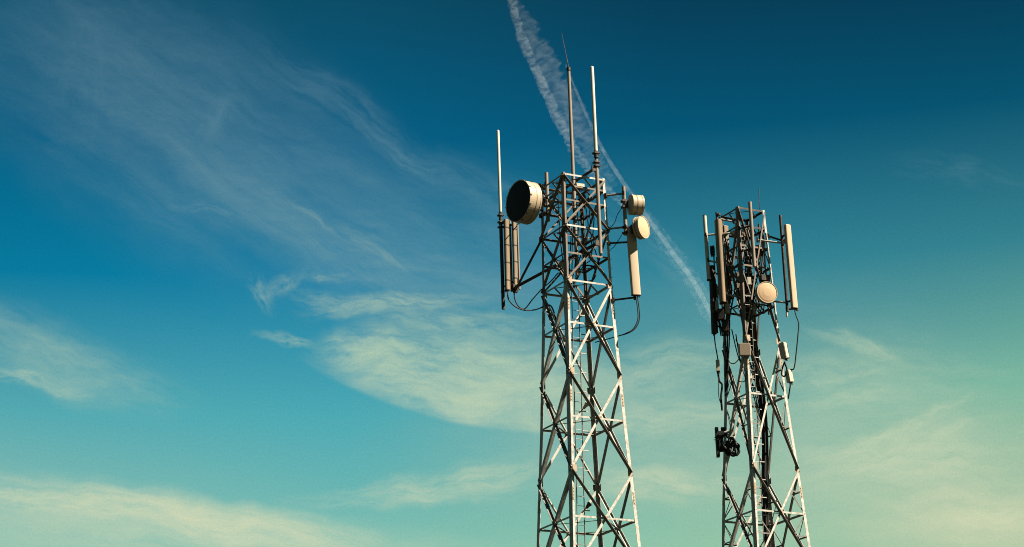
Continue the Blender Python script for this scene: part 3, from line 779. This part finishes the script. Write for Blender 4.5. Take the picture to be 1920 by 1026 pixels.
# small equipment boxes near the top and inside
radio('small dark box under the top ring of the taller tower', at(1092, 377, 90.5), Vector((-.3, -.95, 0)), Zv, 0.30, 0.55, 0.25, DARKST, 0)
radio('pale little box under the top ring of the taller tower', at(1086, 350, 90.6), Vector((.4, -.9, 0)), Zv, 0.42, 0.22, 0.25, BOXG, 0)
radio('rusty coil box by the near leg of the taller tower', at(1054, 500, 89.7), Vector((.3, -.95, 0)), Zv, 0.30, 0.34, 0.3, GUSSET, 5)
for i, (x, y, Y) in enumerate(((1093, 588, 90.4), (1098, 761, 90.2), (1103, 948, 90.2))):
    lab = ('pale floodlight inside the taller tower, uppermost of three', 'pale floodlight inside the taller tower, at its middle crossbars', 'dark-bodied floodlight inside the taller tower, lowest of three')[i]
    root = thing('flood_light', lab, 'light', at(x, y, Y), 'floodlights inside the taller tower')
    c = at(x, y, Y); dv = Vector((0.6, -0.5, 0.62)).normalized()
    mb = MB(); mb.lathe(c, dv, [(-0.16, 0), (-0.15, 0.06), (0.0, 0.08), (0.12, 0.12), (0.125, 0)], 16); part('housing', mb, BOXG if i < 2 else DARKST, root)
    mb = MB(); mb.bar(c - dv * 0.12, c - dv * 0.12 + Vector((-0.22, 0.05, -0.22)), T1.a, T1.b, -0.02, 0.02, -0.02, 0.02); part('bracket', mb, DARKST, root)

# ------------------------------------------------------------------ shorter tower: its fittings
P2g, PG2, CG2 = 'mounting poles on the shorter tower', 'panel antennas on the shorter tower', 'black cables on the shorter tower'
RG2 = 'radio units on the shorter tower'
def vpole(label, x0, y0, x1, y1, Y, r, material=PIPE, name='mounting_pole', cat='pole', group=P2g):
    a_ = at(x0, y0, Y); b_ = at(x1, y1, Y); mid = (a_ + b_) / 2
    return pipe(name, label, cat, [Vector((mid.x, mid.y, b_.z)), Vector((mid.x, mid.y, a_.z))], r, material, group)
# white tube antenna far left
a_, b_ = at(1321, 405, 99.6), at(1329, 524, 99.6); mxy = (a_ + b_) / 2
tube2 = thing('tube_antenna', 'white tube antenna at the far left of the shorter tower', 'antenna', Vector((b_.x, b_.y, b_.z)))
mb = MB(); mb.tube([b_, a_], 0.095, 16); part('radome', mb, WHITE, tube2)
mb = MB(); mb.tube([a_ + Zv * 0.001, a_ + Zv * 0.03], 0.10, 16); part('end_cap', mb, DARKST, tube2)
mb = MB(); mb.tube([b_ - Zv * 0.001, b_ - Zv * 0.07], 0.105, 16); part('end_cap', mb, DARKST, tube2)
# arms on the left
for label, xa, ya, xb, yb in (('upper arm to the white tube antenna of the shorter tower', 1323, 441, 1376, 437), ('lower arm to the white tube antenna of the shorter tower', 1328, 489, 1370, 497),
                              ('top arm behind the big tan panel of the shorter tower', 1350, 411, 1376, 416), ('bottom arm behind the big tan panel of the shorter tower', 1360, 552, 1390, 558)):
    arm(label, at(xa, ya, 99.6), at(xb, yb, 99.4), 0.05, material=STEELW)
vpole('dark pole with a round knob behind the big tan panel', 1347, 398, 1352, 585, 99.5, 0.06, DARKST)
kn = thing('warning_light', 'round knob-shaped lamp above the big tan panel', 'light', at(1347, 404, 99.5))
mb = MB(); c = at(1347, 396, 99.5); mb.lathe(c, Zv, [(-0.14, 0), (-0.14, 0.12), (0, 0.15), (0.10, 0.12), (0.15, 0.06), (0.16, 0)], 20); part('lens', mb, BROWN, kn)
mb = MB(); mb.tube([c - Zv * 0.145, c - Zv * 0.22], 0.10, 14); part('base', mb, DARKST, kn)
panel('big tan panel antenna with a rounded front, left on the shorter tower', at(1346.5, 414, 99.1), at(1356, 567, 99.1), Vector((-0.15, -0.985, 0)), 0.39, 0.42, BROWN, group=PG2, round_=0.8, expo=1.0)
panel('dark slim panel hanging low at the left of the shorter tower', at(1334, 500, 99.9), at(1339.5, 624, 99.9), Vector((-0.9, -0.43, 0)), 0.30, 0.26, DARKST, group=PG2)
panel('grey slim panel tucked behind the big tan panel', at(1360, 425, 100.2), at(1368, 560, 100.2), Vector((-0.5, 0.86, 0)), 0.24, 0.16, BROWN, group=PG2)
# radio units at the left, behind and below the panel
k = 0
for x, y, w, h_, dY, mt, lab in ((1352, 590, .34, .55, 0.0, DARKST, 'dark radio unit right below the big tan panel'),
                             (1360, 612, .34, .55, 0.2, DARKST, 'lowest dark radio unit below the big tan panel'),
                             (1364, 580, .22, .5, 0.3, BOXG, 'small pale radio unit right of the one below the big tan panel'),
                             (1344, 575, .18, .5, 0.4, BOXG, 'narrow pale radio unit beside the low dark slim panel'),
                             (1336, 470, .22, .45, 0.5, DARKST, 'dark radio unit between the white tube and the big tan panel'),
                             (1342, 545, .2, .6, 0.5, PIPE, 'brownish radio unit squeezed between the low slim panel and the tan panel')):
    radio(lab, at(x, y, 99.5 + dY), Vector((-.2, -.97, 0)), Zv, w, h_, 0.24, mt, 5, RG2)
# near pole
vpole('bright thick pole in front of the near leg of the shorter tower', 1403.5, 379, 1417, 500, 98.55, 0.09, PIPE)
for y in (424, 468):
    z = at(1409, y, 98.6).z
    arm('upper clamp arm of the bright thick pole' if y < 440 else 'lower clamp arm of the bright thick pole', at(1408 if y < 440 else 1412, y, 98.62), T2.corner(0, z), 0.04, material=DARKST)
# right panel with pole and arms
vpole('dark pole behind the long cream panel of the shorter tower', 1462, 404, 1477.5, 584, 99.3, 0.075, DARKST)
panel('long cream panel antenna at the far right of the shorter tower', at(1476.5, 423, 98.9), at(1490, 577, 98.9), Vector((0.55, -0.835, 0)), 0.33, 0.18, CREAM, group=PG2, round_=0.3, gap=0.3)
vpole('short pale stub below the far right panel', 1475, 585, 1475.5, 594, 99.3, 0.05, STEELW)
for label, xa, ya, xb, yb, mt in (('dark upper arm to the far right panel', 1441, 443, 1472, 453, DARKST), ('bright upper arm to the far right panel', 1420, 450, 1468, 456, STEELW),
                              ('bright lower arm to the far right panel', 1432, 563, 1476, 568, STEELW), ('dark foot bar under the far right panel', 1476, 580, 1494, 579, DARKST)):
    arm(label, at(xa, ya, 99.5), at(xb, yb, 99.3), 0.05, material=mt)
cable('black cable hanging from the far right panel to the small white box', [at(1490, 582, 98.9), at(1493, 593, 98.9), at(1497.5, 607, 98.9), at(1496, 630, 98.9), at(1493, 660, 99), at(1489, 690, 99.1), at(1482, 693, 99.2)], 0.030, CG2)
whip('hair-thin whip on top of the shorter tower', at(1424, 393, 99.8), at(1423, 352, 99.8), 0.018, 0.1, DARKST)
# round dish
drum('round dish with a flat peach face on the shorter tower', at(1438.5, 548, 98.5), Vector((0.30, -0.95, -0.06)), 0.525, 0.22, PEACH, at(1444, 548, 99.35), 0.08, 'dish antennas', 0.2)
radio('black box just above the round dish', at(1433, 522, 99.3), Vector((.3, -.95, 0)), Zv, 0.44, 0.30, 0.25, DARKST, 0, RG2)
# boxes around the waist
radio('tan square box with a pale rim in the middle of the shorter tower', at(1396, 656, 98.5), Vector((0.1, -0.99, -0.1)), Zv, 0.56, 0.62, 0.2, BOXG, 0, RG2, 'equipment_box', TANB)
radio('tilted white radio unit on the right leg of the shorter tower', at(1470.5, 658, 99.1), Vector((.75, -.66, 0)), (at(1467, 640, 99.1) - at(1474, 676, 99.1)), 0.30, 0.80, 0.26, BOXG, 6, RG2)
radio('small white box on the right leg, below the tilted radio unit', at(1480.5, 706, 99.2), Vector((.5, -.86, 0)), (at(1478, 693, 99.2) - at(1483, 719, 99.2)), 0.24, 0.62, 0.2, BOXG, 4, RG2)
radio('small white box at the left leg of the shorter tower', at(1346, 686, 99.6), Vector((-.1, -.99, 0)), Zv, 0.18, 0.58, 0.16, BOXG, 4, RG2)
# dark unit with coiled cables, lower left
lab_eq = thing('antenna_unit', 'black boxy unit on the left leg low on the shorter tower', 'antenna', at(1347, 855, 99.6))
for (x0, y0, x1, y1, dY, d) in ((1342, 803, 1348, 856, 0, .16), (1348, 810, 1356, 846, 0.05, .14), (1352, 802, 1361, 814, 0.1, .1)):
    c = at((x0 + x1) / 2, (y0 + y1) / 2, 99.5 + dY); hw = (x1 - x0) / 2 / 39.0; hh = (y1 - y0) / 2 / 37.0
    mb = MB(); mb.box(c, Vector((hw, 0, 0)), Vector((0, d, 0)), Vector((0, 0, hh))); part('housing', mb, RUBBER, lab_eq)
for x, y in ((1339, 820), (1338, 825)):
    mb = MB(); mb.tube([at(x, y, 99.5), at(1343, y, 99.5)], 0.02, 6); part('bolt', mb, DARKST, lab_eq)
mb = MB(); mb.tube([at(1350, 815, 99.2), at(1366, 808, 99.2)], 0.05, 10); part('bracket', mb, STEELW, lab_eq)
for i, (x, y, rx, ry) in enumerate(((1360, 828, 7, 13), (1372, 836, 8, 13), (1377, 842, 8, 12), (1368, 842, 9, 9))):
    pts = [at(x + math.cos(t * 2 * math.pi / 14) * rx * (1 + .22 * math.sin(3.1 * t + 2 * i)), y + math.sin(t * 2 * math.pi / 14) * ry * (1 + .18 * math.cos(2.3 * t + i)), 99.2 + 0.05 * i + 0.04 * math.sin(t)) for t in range(14)]
    pts.append(pts[0])
    cable(('coil of black cable nearest the black boxy unit', 'upper coil of black cable at the lower left leg crossing', 'rightmost coil of black cable at the lower left leg crossing', 'low round coil of black cable at the lower left leg crossing')[i], pts, 0.075 if i else 0.06, CG2)
for i in range(6):
    pts = [at(1372 + i * 5 + 3 * math.sin(i * 2), 618 + i * 9, 99.9), at(1384 + i * 4, 668 + 6 * (i % 2), 99.8), at(1398 + i * 4, 700 + 5 * (i % 3), 99.7), at(1412 + i * 3.4, 738, 99.9), at(1424 + i * 2, 790, 100)]
    cable('thin black cable slanting across the waist of the shorter tower', pts, 0.028, 'slanting cables at the waist of the shorter tower')
# hanging cables
cable('black cable dropping from the low slim panel to the small white box', [at(1339, 626, 99.8), at(1341, 645, 99.8), at(1344, 662, 99.7), at(1346, 674, 99.6)], 0.03, CG2)
cable('black cable bundle falling from the small white box down the left leg', [at(1346, 698, 99.6), at(1349, 715, 99.7), at(1354, 722, 99.8), at(1352, 745, 99.9), at(1354, 770, 100)], 0.05, CG2)
cable('thin cable bowing left of the left leg', [at(1347, 700, 99.6), at(1347, 725, 99.6), at(1348, 745, 99.6), at(1352, 758, 99.8)], 0.02, CG2)
cable('black cable slung between the left leg and the tan square box', [at(1364, 672, 99.6), at(1370, 681, 99.3), at(1378, 681, 99), at(1386, 673, 98.7)], 0.025, CG2)
cable('lower black cable slung under the tan square box', [at(1384, 714, 99), at(1390, 716, 98.8), at(1397, 713, 98.7), at(1400, 690, 98.6)], 0.022, CG2)
cable('black cable loop below the tilted radio unit', [at(1472, 678, 99.1), at(1467, 690, 99.2), at(1466, 703, 99.2), at(1472, 705, 99.2), at(1475, 692, 99.2), at(1471, 680, 99.1)], 0.04, CG2)
cable('black cable under the small white box on the right leg', [at(1482, 721, 99.2), at(1480, 735, 99.3), at(1478, 748, 99.4)], 0.035, CG2)
cable('black curl of cable below the round dish', [at(1441, 566, 98.9), at(1447, 573, 98.8), at(1444, 581, 98.9), at(1438, 572, 99)], 0.04, CG2)
for dx in (0, 4, 8):
    cable(('left', 'middle', 'right')[dx // 4] + ' black cable of three running down the upper left leg', [at(1360 + dx, 600, 99.9), at(1361 + dx * .8, 640, 99.9), at(1361 + dx * .5, 690, 99.9), at(1360 + dx * .4, 745, 100)], 0.035, CG2)
# feeder bundle gathering at the waist and running down the middle
for i in range(20):
    g_r = math.sqrt((i + 0.5) / 20)
    c_, s_ = math.cos(i * 2.4) * g_r, math.sin(i * 2.4) * g_r
    pts = [at(1398 + c_ * 13, 500 + (i * 23 % 9) * 5, 100.0 + s_ * .4), at(1398 + c_ * 14, 560, 100 + s_ * .35), at(1402 + c_ * 11, 592, 100 + s_ * .25), at(1406 + c_ * 7, 625, 100 + s_ * .16),
           at(1413 + c_ * 5.5, 660, 100 + s_ * .14), at(1421 + c_ * 5.5, 700, 100 + s_ * .14), at(1430 + c_ * 5, 755, 100 + s_ * .13), at(1435 + c_ * 5, 830, 100 + s_ * .13)]
    b5 = at(1438 + c_ * 5, 1000, 100 + s_ * .13); pts += [b5, Vector((b5.x + 0.25, b5.y, 10)), Vector((b5.x + 0.45, b5.y, 0.3))]
    cable('black feeder cable in the thick bundle down the middle of the shorter tower', pts, 0.05, 'feeder cables down the shorter tower')
# inner clutter at the head of the shorter tower
for i, (x, y0, y1, dY, r) in enumerate(((1392, 415, 560, .2, .05), (1399, 430, 600, .5, .045), (1422, 420, 560, .4, .05), (1430, 440, 590, .1, .04))):
    vpole(('leftmost slim inner pole in the head of the shorter tower', 'second slim inner pole from the left in the head of the shorter tower', 'third slim inner pole from the left in the head of the shorter tower', 'rightmost slim inner pole in the head of the shorter tower')[i], x, y0, x + (y1 - y0) * .08, y1, 99.6 + dY, r, PIPE if i % 2 else DARKST)
for x, y, w, h_, dY, mt, lab in ((1386, 520, .26, .42, -.2, TANB, 'tan radio unit left inside the head of the shorter tower'),
                             (1385, 537, .24, .25, -.2, TANB, 'small tan box under the left inner radio unit'),
                             (1404, 528, .2, .4, -.5, BOXG, 'pale slim box below the bright thick pole'),
                             (1399, 544, .24, .24, -.3, DARKST, 'dark box beside the pale slim box under the thick pole'),
                             (1388, 572, .16, .5, -.1, BOXG, 'pale slim box at the top of the dark cable funnel'),
                             (1422, 470, .26, .5, .1, DARKST, 'dark radio unit right of the bright thick pole'),
                             (1384, 440, .42, .4, .0, DARKST, 'dark clamp box on the left leg in the head of the shorter tower'),
                             (1414, 582, .18, .5, -.4, PIPE, 'brownish slim box left below the round dish')):
    radio(lab, at(x, y, 99.6 + dY), Vector((.1, -.99, 0)), Zv, w, h_, 0.2, mt, 4, RG2)
for i, pts in enumerate((((1366, 470), (1380, 462), (1395, 452), (1404, 446)), ((1372, 505), (1388, 492), (1400, 480), (1408, 470)), ((1376, 545), (1384, 560), (1398, 566), (1404, 590)),
                         ((1425, 480), (1420, 500), (1428, 515), (1436, 505)), ((1362, 500), (1366, 520), (1372, 540), (1370, 560)), ((1408, 510), (1402, 535), (1412, 560), (1408, 600)))):
    cable(('cable crossing behind the big tan panel, upper one', 'cable crossing behind the big tan panel, lower one', 'cable bending into the dark funnel from the left', 'short cable loop above the round dish', 'cable hanging right of the big tan panel', 'cable hanging below the bright thick pole')[i], [at(x, y, 99.5 + .1 * (i % 3)) for x, y in pts], 0.035, CG2)

for i in range(12):
    x0 = 1378 + (i * 29 % 12) * 4.6; y0 = 425 + (i * 17 % 7) * 11; w_ = 5 * math.sin(i * 1.9)
    pts = [at(x0, y0, 99.7 + .06 * i), at(x0 + 2 + w_, y0 + 30, 99.7 + .06 * i), at(x0 + 5 - w_, y0 + 62, 99.7 + .06 * i), at(x0 + 7 + w_ * .5, y0 + 95, 99.7 + .06 * i), at(1398 + (x0 - 1403) * .55, 560, 100)]
    cable('thin black jumper cable hanging in the head of the shorter tower', pts, 0.028, 'jumper cables in the head of the shorter tower')
for i in range(6):
    x0 = 1338 + i * 5.2
    pts = [at(x0, 470 + (i * 31 % 5) * 12, 100.1 + .08 * i), at(x0 + 3 + (i % 3), 530, 100.1 + .08 * i), at(x0 + 6 - (i % 2) * 3, 580, 100.1 + .06 * i), at(1352 + i * 3, 630, 100)]
    cable('thin black jumper cable behind the big tan panel', pts, 0.034, 'jumper cables behind the big tan panel')

# ------------------------------------------------------------------ contrail, far beyond the towers
def contrail_material(name, dens, scale, lo=0.38, hi=0.70):
    m_ = bpy.data.materials.new(name); m_.use_nodes = True; nt = m_.node_tree
    for n in list(nt.nodes):
        if n.type != 'OUTPUT_MATERIAL': nt.nodes.remove(n)
    out = [n for n in nt.nodes if n.type == 'OUTPUT_MATERIAL'][0]
    v = nt.nodes.new('ShaderNodeVolumePrincipled'); v.inputs['Color'].default_value = (0.88, 0.97, 1.0, 1)
    v.inputs['Anisotropy'].default_value = 0.0
    t = nt.nodes.new('ShaderNodeTexCoord'); n = nt.nodes.new('ShaderNodeTexNoise')
    n.inputs['Scale'].default_value = scale; n.inputs['Detail'].default_value = 3; n.inputs['Roughness'].default_value = 0.6
    mp = nt.nodes.new('ShaderNodeMapping'); mp.inputs['Rotation'].default_value = (0, R(-32), 0); mp.inputs['Scale'].default_value = (0.5, 0.6, 1.0)
    nt.links.new(t.outputs['Object'], mp.inputs[0]); nt.links.new(mp.outputs[0], n.inputs['Vector'])
    mr = nt.nodes.new('ShaderNodeMapRange'); mr.inputs[1].default_value = lo; mr.inputs[2].default_value = hi; mr.inputs[3].default_value = 0.0; mr.inputs[4].default_value = 1.0
    nt.links.new(n.outputs[0], mr.inputs[0])
    mu = nt.nodes.new('ShaderNodeMath'); mu.operation = 'MULTIPLY'; mu.inputs[1].default_value = dens
    nt.links.new(mr.outputs[0], mu.inputs[0]); nt.links.new(mu.outputs[0], v.inputs['Density'])
    nt.links.new(v.outputs[0], out.inputs['Volume'])
    m_.cycles.volume_step_rate = 0.25
    return m_
CY = 8000.0
MPP = CY / math.cos(R(18.8)) / FPX          # metres per photograph pixel out there
def plume(name, path, dens, scale, rag, seed, lo=0.38):
    pts = curve([at(x, y, CY) for x, y, w in path], 22)
    ws = []
    for (x0, y0, w0), (x1, y1, w1) in zip(path[:-1], path[1:]):
        ws += [w0 + (w1 - w0) * k / 22 for k in range(22)]
    ws.append(path[-1][2])
    n = 20; mb = MB(); e = None; rings = []
    for i, p in enumerate(pts):
        t = (pts[min(i + 1, len(pts) - 1)] - pts[max(i - 1, 0)]).normalized()
        e = Vector((0, 1, 0)); e = (e - t * e.dot(t)).normalized(); g = t.cross(e)
        ring = []
        for k in range(n):
            a = 2 * math.pi * k / n
            q = e * math.cos(a) + g * math.sin(a)
            nz = mnoise.noise(Vector((i * 0.62 + seed, math.cos(a) * 0.9, math.sin(a) * 0.9)))
            nz2 = mnoise.noise(Vector((i * 0.09 + seed, 7 + math.cos(a), math.sin(a))))
            ring.append(p + q * ws[i] * MPP * 0.5 * (1 + rag * nz + rag * 0.6 * nz2))
        rings.append(ring)
    vs = [v for r_ in rings for v in r_]
    mb.add(vs, [(i * n + k, i * n + (k + 1) % n, (i + 1) * n + (k + 1) % n, (i + 1) * n + k) for i in range(len(pts) - 1) for k in range(n)], True)
    mb.f += [tuple(range(n))[::-1], tuple(range(len(vs) - n, len(vs)))]; mb.sm += [False, False]
    return part(name, mb, contrail_material('contrail_vapour', dens, scale, lo), trail)
trail = thing('contrail', 'long ragged white contrail slanting down the sky behind both towers', 'contrail', at(1325, 575, CY))
plume('vapour_plume', [(946, -30, 16), (957, -5, 18), (969, 40, 18), (983, 80, 18), (1003, 125, 19), (1025, 175, 20), (1048, 225, 21), (1074, 275, 20), (1102, 315, 18), (1134, 350, 17), (1160, 375, 14), (1182, 392, 8)], 0.0030, 0.075, 0.55, 3.0)
plume('vapour_plume', [(966, 0, 16), (985, 40, 28), (1006, 82, 36), (1030, 128, 44), (1054, 178, 48), (1080, 232, 46), (1106, 278, 38), (1132, 318, 28), (1156, 348, 16)], 0.0008, 0.05, 1.0, 11.0)
plume('vapour_plume', [(1060, 120, 4), (1085, 182, 6), (1107, 232, 7), (1130, 280, 8), (1154, 320, 9), (1182, 362, 9), (1207, 398, 10), (1237, 440, 10), (1264, 478, 11), (1290, 512, 11), (1310, 545, 11), (1327, 578, 10), (1338, 606, 6)], 0.0042, 0.03, 0.15, 23.0, 0.2)
plume('vapour_plume', [(1182, 358, 8), (1207, 398, 24), (1237, 440, 28), (1264, 478, 30), (1290, 512, 32), (1310, 545, 34), (1328, 580, 34), (1340, 612, 14)], 0.0008, 0.04, 0.4, 31.0)
SC.cycles.volume_max_steps = 256
SC.cycles.volume_bounces = 0
SC.cycles.max_bounces = 6
SC.cycles.diffuse_bounces = 2
SC.cycles.filter_width = 1.0
